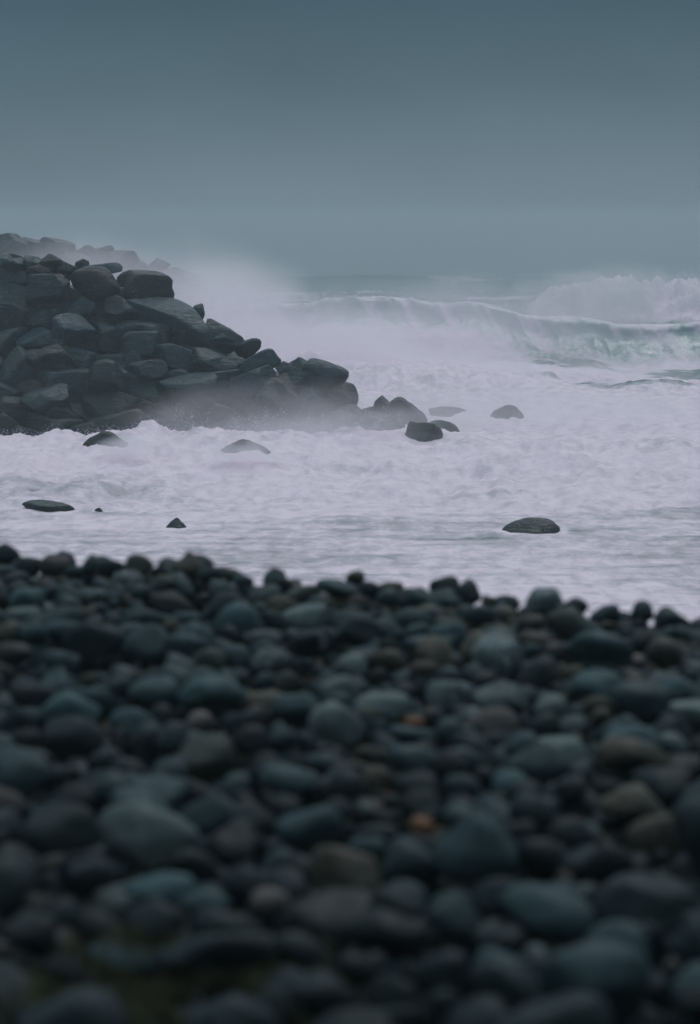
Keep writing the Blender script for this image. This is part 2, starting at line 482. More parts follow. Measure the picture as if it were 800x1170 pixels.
# meshes
for s in S:
    size = s['ax'][0]
    sub = 2 if size < .07 else 3
    s['sub'] = sub
    V, F = rock(sub, s['seed'], 11, s['p'], .13 if sub == 3 else .08, freq=1.5, dlo=.54)
    s['V'] = shape_stone(V, s)
    s['F'] = F
# how much of the picture each one shows: nearest point per 5 pixel bin
allP = np.concatenate([s['V'] + s['pos'] for s in S]); ids = np.concatenate([np.full(len(s['V']), i) for i, s in enumerate(S)])
px, py, dep = project(allP)
ok = (px > 0) & (px < W) & (py > 600) & (py < H)
b = (py[ok] // 6).astype(int) * 200 + (px[ok] // 6).astype(int)
o = np.lexsort((dep[ok], b)); bb, ii = b[o], ids[ok][o]
first = np.concatenate([[True], bb[1:] != bb[:-1]])
share = np.bincount(ii[first], minlength=len(S))
for s, v in zip(S, share):
    s['share'] = int(v)
    q = project(s['pos'][None]); s['px'], s['py'], s['dep'] = float(q[0][0]), float(q[1][0]), float(q[2][0])
named = [i for i, s in enumerate(S) if s['label'] and s['share'] > 0]
rest = sorted((i for i, s in enumerate(S) if i not in set(named) and s['share'] > 0), key=lambda i: -S[i]['share'])
keep = set(named) | set(rest[:300 - len(named)])
print('stones', len(S), 'in view', int((share > 0).sum()), 'named', len(named), 'smallest kept share', min(S[i]['share'] for i in keep))


# ---- labels: look, then where it lies from a stone or rock that is easy to find
ORD = ['', 'second ', 'third ', 'fourth ', 'fifth ', 'sixth ']


def look(s):
    a, b_, c_ = s['ax']
    size = 'small' if a < .052 else ('' if a < .085 else ('large' if a < .115 else 'very large'))
    shp = 'flat' if c_ / a < .47 else ('rounded' if c_ / a > .66 else ('long' if b_ / a < .7 else 'oval'))
    if s['p'] > 15: shp = 'blunt ' + shp if shp != 'rounded' else 'angular'
    return ' '.join(w for w in (size, shp, CWORD[s['col']]) if w)


def auto_labels(items, marks, noun, dirs, looks):
    """items: unlabelled dicts with px, py; marks: dicts with px, py, short. A label is unique by construction:
    look + rank by distance + direction + landmark."""
    table = {}
    for it in items:
        for m in marks:
            dx, dy = it['px'] - m['px'], (it['py'] - m['py']) * 1.35
            D = math.hypot(dx, dy)
            dr = (1 if dx > 0 else 0) if abs(dx) > abs(dy) else (2 if dy < 0 else 3)
            table.setdefault((looks(it), m['short'], dr), []).append((D, id(it)))
    for v in table.values(): v.sort()
    used = set()
    for it in items:
        opts = []
        for m in marks:
            dx, dy = it['px'] - m['px'], (it['py'] - m['py']) * 1.35
            dr = (1 if dx > 0 else 0) if abs(dx) > abs(dy) else (2 if dy < 0 else 3)
            row = table[(looks(it), m['short'], dr)]
            rk = [x[1] for x in row].index(id(it))
            opts.append((rk * 70 + math.hypot(dx, dy), rk, dr, m['short']))
        opts.sort()
        for _, rk, dr, sh in opts:
            if rk > 5: continue
            lab = f"{ORD[rk]}{looks(it)} {noun} {dirs[dr]} {sh}"
            if lab not in used and len(lab.replace('-', ' ').split()) <= 16:
                used.add(lab); it['label'] = lab
                break
        else:
            it['label'] = f"{looks(it)} {noun} among its neighbours"


marks = [S[i] for i in named]
auto_labels([S[i] for i in keep if not S[i]['label']], marks, 'cobble',
            {0: 'on the breakwater side of the', 1: 'on the open-water side of the', 2: 'seaward of the', 3: 'inland of the'}, look)
for i in sorted(keep, key=lambda i: -S[i]['share']):
    s = S[i]
    V, F = (s['V'], s['F'])
    if s['ax'][0] > .1:
        V, F = rock(4, s['seed'], 11, s['p'], .13, freq=1.5, dlo=.54)
        V = shape_stone(V, s)
    lab = s['label']
    link('cobble', mesh_from('cobble', V, F), STONE[s['col']], lab, 'stone', 'cobbles on the beach', loc=tuple(s['pos']))
VV, FF, MI, base = [], [], [], 0
for i, s in enumerate(S):
    if i in keep: continue
    VV.append(s['V'] + s['pos']); FF.append(s['F'] + base); base += len(s['V']); MI.append(np.full(len(s['F']), COLS.index(s['col'])))
me = mesh_from('pebbles', np.concatenate(VV), np.concatenate(FF))
o = link('pebbles', me, [STONE[c] for c in COLS], 'small dark pebbles filling the gaps between the cobbles', 'pebbles', kind='stuff')
me.polygons.foreach_set('material_index', np.concatenate(MI).astype(np.int32))

# ---- the same shingle goes on to both sides, beyond what the picture takes in
r = np.random.default_rng(15)
VV, FF, MI, base, cnt = [], [], [], 0, 0
forms = [rock(2, 9000 + q, 11, r.uniform(5.5, 18), .10, freq=1.5, dlo=.54) for q in range(24)]
while cnt < 6200:
    y = r.uniform(3.2, 12.0); x = r.uniform(-9.5, 9.5)
    if abs(x) < .165 * y + .18 or y > crest_y(x) + 1.0: continue
    a = float(np.clip(r.lognormal(math.log(.075), .35), .03, .14)); b_ = a * r.uniform(.65, .98); c_ = b_ * r.uniform(.6, 1.)
    D, F = forms[r.integers(len(forms))]
    z = float(ground_z(np.array(x), np.array(y))) + r.uniform(.0, .17) + c_ * .2
    VV.append((D * np.array([a, b_, c_])) @ rot_euler(r.normal(0, .2), r.normal(0, .2), r.normal(0, .7)).T + np.array([x, y, z]))
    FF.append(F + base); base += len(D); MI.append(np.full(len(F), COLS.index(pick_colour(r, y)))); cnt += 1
me = mesh_from('shingle', np.concatenate(VV), np.concatenate(FF))
link('shingle', me, [STONE[c] for c in COLS], 'dark shingle of the beach running on along the shore to both sides', 'shingle', kind='stuff')
me.polygons.foreach_set('material_index', np.concatenate(MI).astype(np.int32))

# ---- short turf in the gap and behind
k = NT('turf_blade')
oi = k.n('ShaderNodeNewGeometry').outputs['Position']
c = k.mix(k.noise(oi, 9., 3), (.035, .045, .018), (.075, .070, .030))
bs = k.n('ShaderNodeBsdfPrincipled', i_Roughness=.7); k.l(c, bs.inputs['Base Color']); k.l(bs.outputs[0], k.out.inputs['Surface'])
r = np.random.default_rng(5)
n = 26000
x = np.concatenate([r.normal(-.40, .28, n // 2), r.uniform(-1.6, 1.6, n // 2)])
y = np.concatenate([r.normal(5.05, .25, n // 2), r.uniform(3.0, 4.5, n // 2)])
okk = (turf(x, y) > .25) | (y < 4.15 + .15 * vnoise(x * 4, y * 4))
x, y = x[okk], y[okk]; n = len(x)
ci = np.clip(((y - Y0) / CELL).astype(int), 0, len(gy) - 1), np.clip(((x - X0) / CELL).astype(int), 0, len(gx) - 1)
gz = ground_z(x, y)
z = np.where(y > Y0, np.minimum(HM[ci], gz + .10), gz)
hgt = r.uniform(.02, .055, n); ang = r.uniform(0, 6.28, n); wd = r.uniform(.0012, .003, n)
lx, ly = np.cos(ang) * hgt * r.uniform(.1, .8, n), np.sin(ang) * hgt * r.uniform(.1, .8, n)
px_, py_ = -np.sin(ang) * wd, np.cos(ang) * wd
P = np.stack([np.stack([x - px_, y - py_, z - .004], -1), np.stack([x + px_, y + py_, z - .004], -1),
              np.stack([x + lx * .5 + px_ * .7, y + ly * .5 + py_ * .7, z + hgt * .6], -1), np.stack([x + lx * .5 - px_ * .7, y + ly * .5 - py_ * .7, z + hgt * .6], -1),
              np.stack([x + lx, y + ly, z + hgt], -1)], 1).reshape(-1, 3)
i = np.arange(n)[:, None] * 5
T = np.concatenate([i + [[0, 1, 2]], i + [[0, 2, 3]], i + [[3, 2, 4]]])
link('grass', mesh_from('grass', P, T), k.m, 'short olive turf growing in the gap between the lowest cobbles', 'grass', kind='stuff')

# ------------------------------------------------------------------ breakwater of quarried boulders
BW = []
def bdepth(py):
    return 58.5 - 5.5 * np.clip((py - 290) / 205, 0, 1.2)


def boulder(px, py, w, h, depth=None, roll=0., colr='dark', shape='rand', seed=None, label=None, short=None, thick=.85, p=None, skew=0., peak=0., name='boulder'):
    d = bdepth(py) if depth is None else depth
    P = at(px, py, d)
    sd = 500 + len(BW) if seed is None else seed
    p = {'rand': 3., 'box': 2.2, 'dome': 1.6}[shape] * (p or {'rand': 22., 'box': 26., 'dome': 7.}[shape])
    if name == 'surf_rock': p *= 2.2
    n = {'rand': 15, 'box': 8, 'dome': 11}[shape]
    V, F = rock(5 if w > 34 else 4, sd, n, p, .11 if name == 'surf_rock' else .06, box=shape == 'box', freq=2.0, dlo=.46 if shape == 'rand' else .66)
    a, c_ = w / FPX * d / 2, h / FPX * d / 2
    r = np.random.default_rng(sd)
    # turn the raw rock in its own axes first so that every copy shows other faces
    if shape == 'rand':
        V = V @ rot_euler(*r.uniform(-3, 3, 3)).T
    elif shape == 'box':
        V = V @ rot_euler(r.normal(0, .1), r.normal(0, .06), r.choice([-1, 1]) * r.uniform(.3, .7)).T
    V = V / np.abs(V).max(0)
    V = V * np.array([a, (a + c_) / 2 * thick * 1.2, c_])
    V[:, 2] *= 1 + skew * V[:, 0] / a
    V[:, :2] *= (1 - peak * np.clip(V[:, 2:] / c_, -.2, 1.))
    V = V @ rot_euler(0, roll, 0).T
    BW.append(dict(V=V, F=F, pos=P, col=colr, label=label, short=short, px=px, py=py, w=w, h=h, shape=shape, name=name))


R = math.radians
# the ones with an outline of their own (roll: positive turns the right-hand end down)
boulder(167, 330, 62, 44, 57.6, R(4), 'brown', 'box', 11, 'square-shouldered brownish block, topmost at the seaward end of the breakwater', 'square-shouldered block', p=14)
boulder(112, 326, 64, 44, 57.6, R(6), 'red', 'dome', 12, 'dark reddish round boulder near the top of the breakwater under a ledge slab', 'reddish round boulder', p=7)
boulder(113, 308, 56, 14, 58.2, R(-4), 'blue', 'box', 13, 'thin ledge slab capping the reddish round boulder on the breakwater', 'ledge slab')
boulder(205, 366, 128, 46, 56.8, R(24), 'blue', 'rand', 14, 'longest sloping slab of the breakwater, running down below the square-shouldered block', 'longest sloping slab', p=16)
boulder(226, 357, 17, 22, 57.2, R(15), 'dark', 'rand', 15, 'small pointed tooth of rock standing on the longest sloping slab', 'pointed tooth', p=26)
boulder(253, 386, 70, 30, 56.6, R(27), 'dark', 'rand', 16, 'sloping dark boulder down the ridge beyond the pointed tooth', 'ridge boulder')
boulder(282, 399, 34, 32, 56.6, R(20), 'dark', 'rand', 17, 'rounded dark boulder on the ridge behind the tilted twin slabs', 'ridge knob')
boulder(291, 418, 62, 26, 55.4, R(-24), 'blue', 'box', 18, 'upper of the tilted twin slabs, its sharp end pointing up to the open sea', 'upper tilted slab', p=34)
boulder(287, 438, 60, 28, 54.8, R(-24), 'blue', 'box', 19, 'lower of the tilted twin slabs, resting under the sharp-ended one', 'lower tilted slab', p=30)
boulder(218, 442, 74, 46, 54.6, R(12), 'blue', 'rand', 20, 'humped boulder with a pale shoulder low in the middle of the breakwater', 'humped low boulder', p=12)
boulder(164, 391, 48, 30, 55.8, R(0), 'blue', 'box', 21, 'flat-topped block half way up the breakwater face', 'flat-topped block', p=20)
boulder(168, 424, 54, 26, 55.0, R(-4), 'dark', 'box', 22, 'low flat block below the flat-topped block on the breakwater', 'low flat block', p=20)
boulder(86, 376, 62, 40, 56.2, R(-8), 'blue', 'rand', 23, 'pale blue-grey faced block half way up the landward breakwater face', 'blue-faced block', p=18)
boulder(52, 330, 52, 44, 57.4, R(10), 'dark', 'rand', 24, 'bulky dark boulder high on the landward breakwater shoulder', 'bulky shoulder boulder', p=14)
boulder(96, 352, 40, 26, 57.0, R(-10), 'dark', 'rand', 25, 'dark boulder squeezed between the reddish round boulder and the blue-faced block', 'squeezed boulder')
boulder(142, 356, 50, 34, 56.8, R(8), 'dark', 'rand', 26, 'dark boulder directly beneath the square-shouldered block', 'dark under-block')
boulder(200, 405, 60, 36, 55.6, R(18), 'dark', 'rand', 27, 'dark sloping boulder under the longest sloping slab', 'dark under-slab boulder')
boulder(243, 414, 54, 34, 55.5, R(22), 'dark', 'rand', 28, 'dark boulder beside the tilted twin slabs', 'dark neighbour boulder')
boulder(60, 412, 66, 46, 55.4, R(5), 'dark', 'rand', 29, 'big dark boulder in the lower landward breakwater face', 'big lower boulder')
boulder(120, 432, 70, 46, 54.8, R(14), 'dark', 'rand', 30, 'big dark slanting boulder low in the breakwater face above the surf', 'slanting surf boulder')
boulder(60, 455, 74, 44, 54.2, R(-4), 'dark', 'rand', 31, 'large dark boulder at the foot of the breakwater half lost in spray', 'foot boulder')
# tip of the breakwater
boulder(371, 432, 54, 42, 55.0, R(8), 'blue', 'dome', 40, 'rounded dome boulder crowning the tip of the breakwater', 'dome tip boulder', p=6)
boulder(392, 454, 36, 36, 54.4, R(10), 'brown', 'dome', 41, 'round brown-flecked boulder ending the breakwater at the water', 'end boulder', p=7)
boulder(350, 424, 46, 28, 56.0, R(4), 'dark', 'rand', 42, 'low dark boulder behind the dome tip boulder', 'low back boulder')
boulder(329, 424, 30, 22, 56.0, R(8), 'dark', 'rand', 43, 'dark boulder between the twin slabs and the dome tip boulder', 'saddle boulder')
boulder(338, 440, 52, 26, 55.0, R(14), 'brown', 'rand', 44, 'brownish boulder between the twin slabs and the dome tip boulder', 'brownish saddle boulder')
boulder(316, 455, 62, 36, 54.4, R(20), 'blue', 'rand', 45, 'boulder veiled in spray below the brownish saddle boulder', 'veiled boulder', p=12)
boulder(356, 458, 46, 30, 54.2, R(10), 'dark', 'rand', 46, 'dark boulder tucked under the dome tip boulder', 'tucked boulder')
boulder(399, 474, 34, 28, 54.0, R(18), 'dark', 'rand', 47, 'wedge-shaped boulder half under foam where the breakwater runs out', 'wedge boulder')
boulder(384, 481, 36, 24, 53.6, R(-12), 'blue', 'rand', 48, 'low boulder in the spray under the end boulder', 'spray-hidden boulder')
# a jumble of smaller ones along the top, landward
r = np.random.default_rng(21)
for (px, py, w, h) in [(36, 300, 28, 20), (58, 299, 26, 18), (44, 312, 30, 20), (72, 306, 28, 18), (84, 313, 24, 18), (66, 317, 32, 20), (94, 303, 17, 15), (20, 303, 32, 22), (4, 300, 32, 24), (24, 317, 30, 22)]:
    boulder(px, py, w, h, 57.9 + r.uniform(-.3, .4), r.normal(0, .15), r.choice(['dark', 'blue', 'brown'], p=[.5, .35, .15]), 'rand')
# fill of the face between and below
poly = [(-40, 292), (30, 300), (100, 312), (190, 322), (205, 350), (270, 392), (315, 412), (395, 440), (410, 470), (410, 505), (-40, 505)]
def in_poly(x, y):
    c_ = False
    for (xa, ya), (xb, yb) in zip(poly, poly[1:] + poly[:1]):
        if (ya > y) != (yb > y) and x < (xb - xa) * (y - ya) / (yb - ya) + xa: c_ = not c_
    return c_
for gyy in range(310, 520, 27):
    for gxx in range(-30, 420, 34):
        x_, y_ = gxx + r.uniform(-11, 11) + (gyy // 27 % 2) * 20, gyy + r.uniform(-8, 8)
        if not in_poly(x_, y_ - 10) or x_ > 372: continue
        w_ = r.uniform(50, 84)
        boulder(x_, y_ + 4, w_, w_ * r.uniform(.46, .74), bdepth(y_) + .75, r.normal(.22, .3), r.choice(['dark', 'blue', 'red', 'pale'], p=[.6, .3, .05, .05]), r.choice(['rand', 'box'], p=[.5, .5]), p=float(r.uniform(12, 26)))
# the further arm of the breakwater, pale behind blowing spray
FAR0 = len(BW)
for (px, py, w, h, rl, lab, sh) in [
    (38, 290, 36, 36, 5, 'faint landward boulder of the far arm behind the breakwater', 'faint landward boulder'),
    (66, 284, 50, 32, 10, 'broad faint boulder, highest on the far arm behind the breakwater', 'broad faint boulder'),
    (100, 297, 40, 34, 14, None, None), (84, 304, 44, 32, 0, None, None),
    (118, 292, 26, 26, 4, 'faint flat-topped boulder on the far arm beside the faint dome', 'faint flat boulder'),
    (138, 300, 40, 36, 22, 'faint dome-backed boulder on the far arm above the reddish round boulder', 'faint dome'),
    (160, 312, 40, 30, 20, None, None), (182, 303, 26, 16, -10, 'small faint pointed rock on the far arm above the square-shouldered block', 'faint small point'),
    (198, 322, 44, 34, 20, None, None), (214, 326, 46, 38, 38, 'faint peaked boulder ending the far arm in blown spray', 'faint peaked boulder'),
    (232, 345, 46, 30, 30, None, None), (176, 330, 56, 40, 10, None, None), (8, 286, 50, 40, 0, None, None), (60, 310, 60, 40, 0, None, None)]:
    boulder(px, py, w, h, 92 + (px % 7) * .5, R(rl), 'dark', 'rand', None, lab, sh, p=18)

# rocks awash in the surf
boulder(604, 614, 72, 44, 35.2, R(2), 'dark', 'dome', 84, skew=.30, label='low whale-backed dark rock alone in the foam nearest the crest of the beach', short='whale-backed surf rock', name='surf_rock', p=1.6)
boulder(202, 605, 26, 28, 35.9, R(4), 'dark', 'dome', 61, peak=.40, label='small pointed dark rock sticking out of thin foam', short='small pointed surf rock', name='surf_rock', p=9)
boulder(56, 582, 62, 20, 38.2, R(3), 'dark', 'dome', 62, 'flat dark rock in the foam below the landward breakwater', 'flat surf rock', name='surf_rock', p=6)
boulder(114, 583, 13, 6, 38.2, 0, 'dark', 'rand', 63, 'tiny dark rock barely showing beside the flat surf rock', 'tiny surf rock', name='surf_rock')
boulder(126, 520, 62, 56, 47.6, R(-4), 'blue', 'dome', 64, 'flat-topped rock being washed over by white foam under the breakwater', 'washed-over rock', name='surf_rock', p=7)
boulder(280, 524, 64, 46, 47.2, R(6), 'pale', 'dome', 65, 'rock almost drowned in foam below the tilted twin slabs', 'drowned rock', name='surf_rock', p=6)
boulder(578, 483, 42, 42, 56.6, R(8), 'dark', 'dome', 66, 'lone dome-shaped dark rock beyond the breakwater tip', 'lone dome rock', name='surf_rock', p=5)
boulder(516, 475, 54, 20, 58.6, R(5), 'brown', 'dome', 67, 'long low brownish rock between the breakwater tip and the lone dome rock', 'low brownish rock', name='surf_rock', p=6)
boulder(483, 503, 44, 44, 50.8, R(12), 'dark', 'rand', 68, 'blunt dark rock, lowest of the awash cluster off the breakwater tip', 'blunt awash rock', name='surf_rock', p=9)
boulder(441, 489, 58, 32, 52.8, R(26), 'dark', 'rand', 69, 'slanting dark rock on the near side of the awash cluster', 'slanting awash rock', name='surf_rock', p=9)
boulder(437, 471, 28, 40, 55.0, R(8), 'dark', 'rand', 70, peak=.45, label='upright narrow rock in the awash cluster off the breakwater tip', short='upright awash rock', name='surf_rock', p=10)
boulder(464, 474, 52, 34, 54.6, R(24), 'dark', 'dome', 71, 'sloping rock behind the upright narrow rock in the awash cluster', 'sloping awash rock', name='surf_rock', p=7)
boulder(419, 471, 28, 20, 55.2, R(-10), 'pale', 'rand', 72, 'pale half-hidden rock between the breakwater end and the awash cluster', 'pale awash rock', name='surf_rock', p=9)
boulder(505, 492, 42, 24, 52.4, R(4), 'pale', 'dome', 73, 'pale rock veiled by running foam behind the blunt awash rock', 'veiled awash rock', name='surf_rock', p=7)

BCW = {'dark': 'dark', 'blue': 'blue-grey', 'brown': 'brown-flecked', 'red': 'reddish', 'pale': 'paler grey'}
def blook(s):
    ar = s['h'] / s['w']
    return ' '.join(w for w in ('small' if s['w'] < 32 else ('large' if s['w'] > 56 else ''), 'squarish' if s['shape'] == 'box' else ('flattish' if ar < .58 else ('chunky' if ar > .72 else '')), BCW[s['col']]) if w)
D4 = {0: 'landward of the', 1: 'towards the tip from the', 2: 'above the', 3: 'below the'}
near = [b for b in BW[:FAR0]]
auto_labels([b for b in near if not b['label']], [b for b in near if b['short']], 'breakwater boulder', D4, blook)
farb = [b for b in BW[FAR0:] if b['name'] == 'boulder']
auto_labels([b for b in farb if not b['label']], [b for b in farb if b['short']], 'hazy boulder', D4, blook)
for b in BW:
    surf = b['name'] == 'surf_rock'
    link(b['name'], mesh_from(b['name'], b['V'], b['F']), BOULD[b['col']], b['label'], 'rock' if surf else 'boulder',
         'rocks awash in the surf' if surf else ('boulders of the far breakwater arm' if b['pos'][1] > 80 else 'boulders of the breakwater'), loc=tuple(b['pos']))
# rubble core that carries the boulders
def core_z(X, Y):
    # ridge line falls towards the tip
    top = np.interp(X, [-60, -8.5, -4.8, -2.2, 0.0, 1.2], [3.6, 3.5, 2.7, 1.1, .2, -1.5])
    return np.maximum(np.minimum(top, (Y - 55.6) * 1.0) - np.maximum(Y - 61, 0) * .8 + .35 * fbm(X * .9, Y * .9, seed=8), -2)
link('rubble', grid_mesh('rubble', np.linspace(-60, 2.5, 190), np.linspace(53, 70, 60), core_z), BOULD['dark'], 'dark packed rubble filling the inside of the breakwater', 'rubble', kind='stuff')
def core2(X, Y):
    top = np.interp(X, [-60, -10, -7, -5.4, -4.6], [4.2, 4.0, 2.8, 1.2, -2.])
    return np.maximum(np.minimum(top, (Y - 92) * 1.1) - np.maximum(Y - 97, 0) * .8 + .35 * fbm(X * .9, Y * .9, seed=9), -2)
link('rubble', grid_mesh('rubble', np.linspace(-60, -4, 120), np.linspace(91, 104, 40), core2), BOULD['dark'], 'dark packed rubble filling the inside of the far breakwater arm', 'rubble', kind='stuff')

# ------------------------------------------------------------------ sea
ROCKS = [(b['pos'][0], b['pos'][1], float(np.abs(b['V'][:, 0]).max())) for b in BW if b['name'] == 'surf_rock']


def sea_parts(x, y):
    """height, foam cover, aqua tint, forward throw of the crest"""
    u = x / np.maximum(y, 1)
    z = np.zeros_like(x); foam = np.zeros_like(x); aqua = np.zeros_like(x); dy = np.zeros_like(x)
    near = sstep(95, 60, y)
    # wash between the beach and the bore
    z += .035 * fbm(x * .8, y * 1.6, seed=31, octv=4) * sstep(10, 20, y)
    # turbulent white water
    bore = 38.8 + 1.2 * vnoise(x * .25, y * 0, seed=33) + .5 * vnoise(x * .9, y * 0, seed=34)
    t = sstep(-.25, .35, y - bore)
    lump = fbm(x * .55, y * .38, seed=35, octv=6, gain=.55, billow=True)
    soft = fbm(x * .22, y * .16, seed=36, octv=3)
    z += t * near * (.05 + .25 * lump + .28 * soft)
    # froth heaped against the breakwater foot
    rid = 50.6 + .8 * vnoise(x * .4, y * 0, seed=37)
    rl = np.interp(x, [-40, -7.5, -6, -4, -2.5, 0, 1.5, 3], [.26, .28, .36, .52, .50, .32, .05, 0])
    z += rl * np.exp(-((y - rid) / np.where(y < rid, 2.4, 1.2)) ** 2) * (.75 + .45 * fbm(x * 1.3, y * .9, seed=38, octv=5, gain=.6, billow=True))
    # a second low heap half way on the open side
    z += .35 * np.exp(-((y - 47.5 - .06 * x) / 2.2) ** 2) * sstep(1.5, 5, x) * (.6 + .6 * fbm(x * .8, y * .7, seed=39, octv=5, billow=True))
    # main breaker
    cy = 83 + 1.6 * vnoise(x * .10, y * 0, seed=41) - .02 * x
    A = np.interp(x, [-70, -12, -4, .5, 4, 6.3, 8.5, 13, 40], [1.4, 1.7, 2.2, 2.45, 2.35, 1.95, 1.75, 1.65, 1.3]) * (1 + .06 * vnoise(x * .6, y * 0, seed=42))
    s = y - cy
    s = s + .30 * fbm(x * .9, y * .15, seed=47, octv=4)
    prof = np.where(s > 0, np.exp(-(s / 9.) ** 2), np.exp(-(np.abs(s) / 3.4) ** 1.9))
    z += A * prof * sstep(60, 74, y)
    fz = sstep(-6, -3.5, s) * sstep(1.2, -.3, s)
    z += fz * (.10 * fbm(x * 2.2, s * .35, seed=48, octv=4) + .015 * fbm(x * 3, y * 3, seed=49, octv=3))
    dy -= 1.6 * sstep(.55, 1., prof) * sstep(-3.2, .6, s) * sstep(2.5, .2, s)
    face = sstep(-5.5, -3.2, s) * sstep(.6, -.5, s)
    aqua = np.maximum(aqua, face)
    # foam pile that the breaker has already thrown down
    pile = sstep(64, 70, y) * sstep(-1.0, -4.5, s)
    lump2 = fbm(x * .42, y * .34, seed=43, octv=6, gain=.56, billow=True)
    ph = np.interp(x, [-60, -2, 2, 5, 8, 14, 40], [1.0, 1.0, .85, .55, .30, .2, .2])
    z += pile * ph * (.55 + .6 * lump2)
    # second breaker on the open side, already white
    c2 = 112 + 1.2 * vnoise(x * .3, y * 0, seed=45)
    A2 = 2.55 * sstep(7.6, 10.6, x) * sstep(60, 30, x)
    s2 = y - c2
    p2 = np.where(s2 > 0, np.exp(-(s2 / 8) ** 2), np.exp(-(np.abs(s2) / 4.2) ** 2))
    z += A2 * p2 * (.78 + .42 * fbm(x * .6, y * .5, seed=46, octv=6, gain=.6, billow=True))
    # open sea
    op = sstep(88, 130, y)
    zz = 0
    for q, (L, am, th) in enumerate([(48, .55, .08), (31, .38, -.16), (19, .24, .25), (11.5, .13, -.3)]):
        kx, ky = math.sin(th) * 6.283 / L, math.cos(th) * 6.283 / L
        ph_ = 1.7 * vnoise(x / 60, y / 60, seed=50 + q) * 3
        w = np.sin(kx * x + ky * y + ph_ + q)
        zz = zz + am * (np.exp(1.1 * (w - 1)) * 2 - .7)
    z += op * (zz + .10 * fbm(x * .35, y * .35, seed=55, octv=4))
    # ---- foam
    f_in = .84 + .16 * fbm(x * .35, y * .55, seed=60, octv=6, gain=.6)
    thin = fbm(x * .5, y * 2.6, seed=61, octv=4)
    f_in = np.where(y < bore, .80 + .13 * thin + .05 * fbm(x * 1.5, y * 7, seed=70, octv=3), f_in)
    foam = f_in
    # dark gaps on the open side of the breaker's foot
    gap = sstep(2.5, 6.5, x - (72 - y) * .45) * sstep(67.0, 71, y + .12 * (x - 9)) * sstep(80.5, 78, y)
    pat = fbm(x * .30 + y * .05, y * .55, seed=62, octv=5, gain=.6)
    foam = foam - gap * sstep(.02, .34, pat) * .62
    # the face: streaks drawn up it
    st = fbm(x * 2.2 + .45 * s, s * .12, seed=63, octv=5, gain=.65)
    foam = np.where(face > .02, foam * (1 - face) + face * np.clip(.44 + .62 * st + .25 * fbm(x * .35, s * .3, seed=72, octv=3), 0, 1), foam)
    lip = np.exp(-((s - .1 + .5 * fbm(x * 1.2, y * .4, seed=73, octv=4)) / .6) ** 2)
    foam = np.maximum(foam, lip * (.48 + .6 * fbm(x * 1.4, y * 1.4, seed=64, octv=4)))
    # behind: old foam in nets, then whitecaps
    behind = sstep(.5, 3.0, s)
    net = fbm(x * .22, y * .30, seed=65, octv=6, gain=.62)
    cap = fbm(x * .2, y * .2, seed=66, octv=5, gain=.65)
    fb = np.clip(.26 + .40 * net, 0, 1) * sstep(140, 86, y) + sstep(120, 150, y) * (.25 + .46 * sstep(.08, .6, cap + .25 * zz) + .25 * fbm(x * .35, y * .2, seed=69, octv=3))
    fb = fb + .16 * fbm(x * 1.1, y * .6, seed=71, octv=4) * sstep(200, 90, y)
    foam = foam * (1 - behind) + behind * fb
    foam = np.maximum(foam, sstep(.12, .5, p2 * A2 / 2.5))
    foam = np.maximum(foam, pile * sstep(8, 4, x) * 1.0)
    # patches of thinner, greyer foam and long streaks of wash
    foam = foam - .17 * sstep(.0, .5, fbm(x * .16, y * .22, seed=74, octv=5, gain=.58)) * sstep(74, 60, y)
    wash = sstep(41, 37, y)
    foam = foam - wash * .13 * sstep(.05, .5, fbm(x * .22 + .2 * vnoise(x, y, seed=77), y * 1.5, seed=75, octv=5, gain=.6))
    # white water heaped against each rock awash, a slick on its lee side
    for (rx, ry, ra) in ROCKS:
        q = np.hypot((x - rx) / ra, (y - ry) / (ra * .8))
        ring = np.exp(-((q - 1.05) / .35) ** 2)
        z += ring * .10 * min(ra, 1.) * (1 + .9 * vnoise(x * 3, y * 3, seed=76))
        foam = np.maximum(foam, ring * .98)
        lee = np.exp(-((y - ry + .5) / .35) ** 2) * sstep(rx, rx - .6, x) * sstep(rx - 3.4, rx - 1., x) if ra > .45 and rx > 1 and ry < 42 else 0
        foam = foam - .20 * lee
    return z, np.clip(foam, 0, 1), np.clip(aqua, 0, 1), dy


uu = np.concatenate([np.linspace(-1.3, -.21, 46)[:-1], np.linspace(-.21, .21, 470), np.linspace(.21, 1.3, 46)[1:]])
yy = np.concatenate([np.geomspace(13, 73, 470)[:-1], np.linspace(73, 88, 250)[:-1], np.geomspace(88, 130, 130)[:-1], np.geomspace(130, 1650, 190)])
U, Yg = np.meshgrid(uu, yy)
Xg = U * Yg
z, foam, aqua, dyy = sea_parts(Xg, Yg)
V = np.stack([Xg, Yg + dyy, z], -1).reshape(-1, 3)
nx = len(uu)
i = (np.arange(len(yy) - 1)[:, None] * nx + np.arange(nx - 1)[None]).ravel()
me = mesh_from('sea', V, np.stack([i, i + 1, i + nx + 1, i + nx], -1))
for nm, arr in (('foam', foam), ('aqua', aqua)):
    at_ = me.attributes.new(nm, 'FLOAT', 'POINT'); at_.data.foreach_set('value', arr.ravel().astype(np.float32))
k = NT('sea_water')
pos = k.n('ShaderNodeNewGeometry').outputs['Position']
fo = k.n('ShaderNodeAttribute', attribute_name='foam').outputs['Fac']
aq = k.n('ShaderNodeAttribute', attribute_name='aqua').outputs['Fac']
fine = k.noise(k.mapping(pos, (1, .55, 1)), 3.2, 8, .68, .4)
fine2 = k.noise(k.mapping(pos, (1, 2.6, 1)), 2.4, 6, .62, .2)
f = k.math('ADD', fo, k.math('MULTIPLY', k.math('SUBTRACT', fine, .5), .55))
f = k.math('ADD', f, k.math('MULTIPLY', k.math('SUBTRACT', fine2, .5), .30))
cover = k.maprange(f, .30, .86)
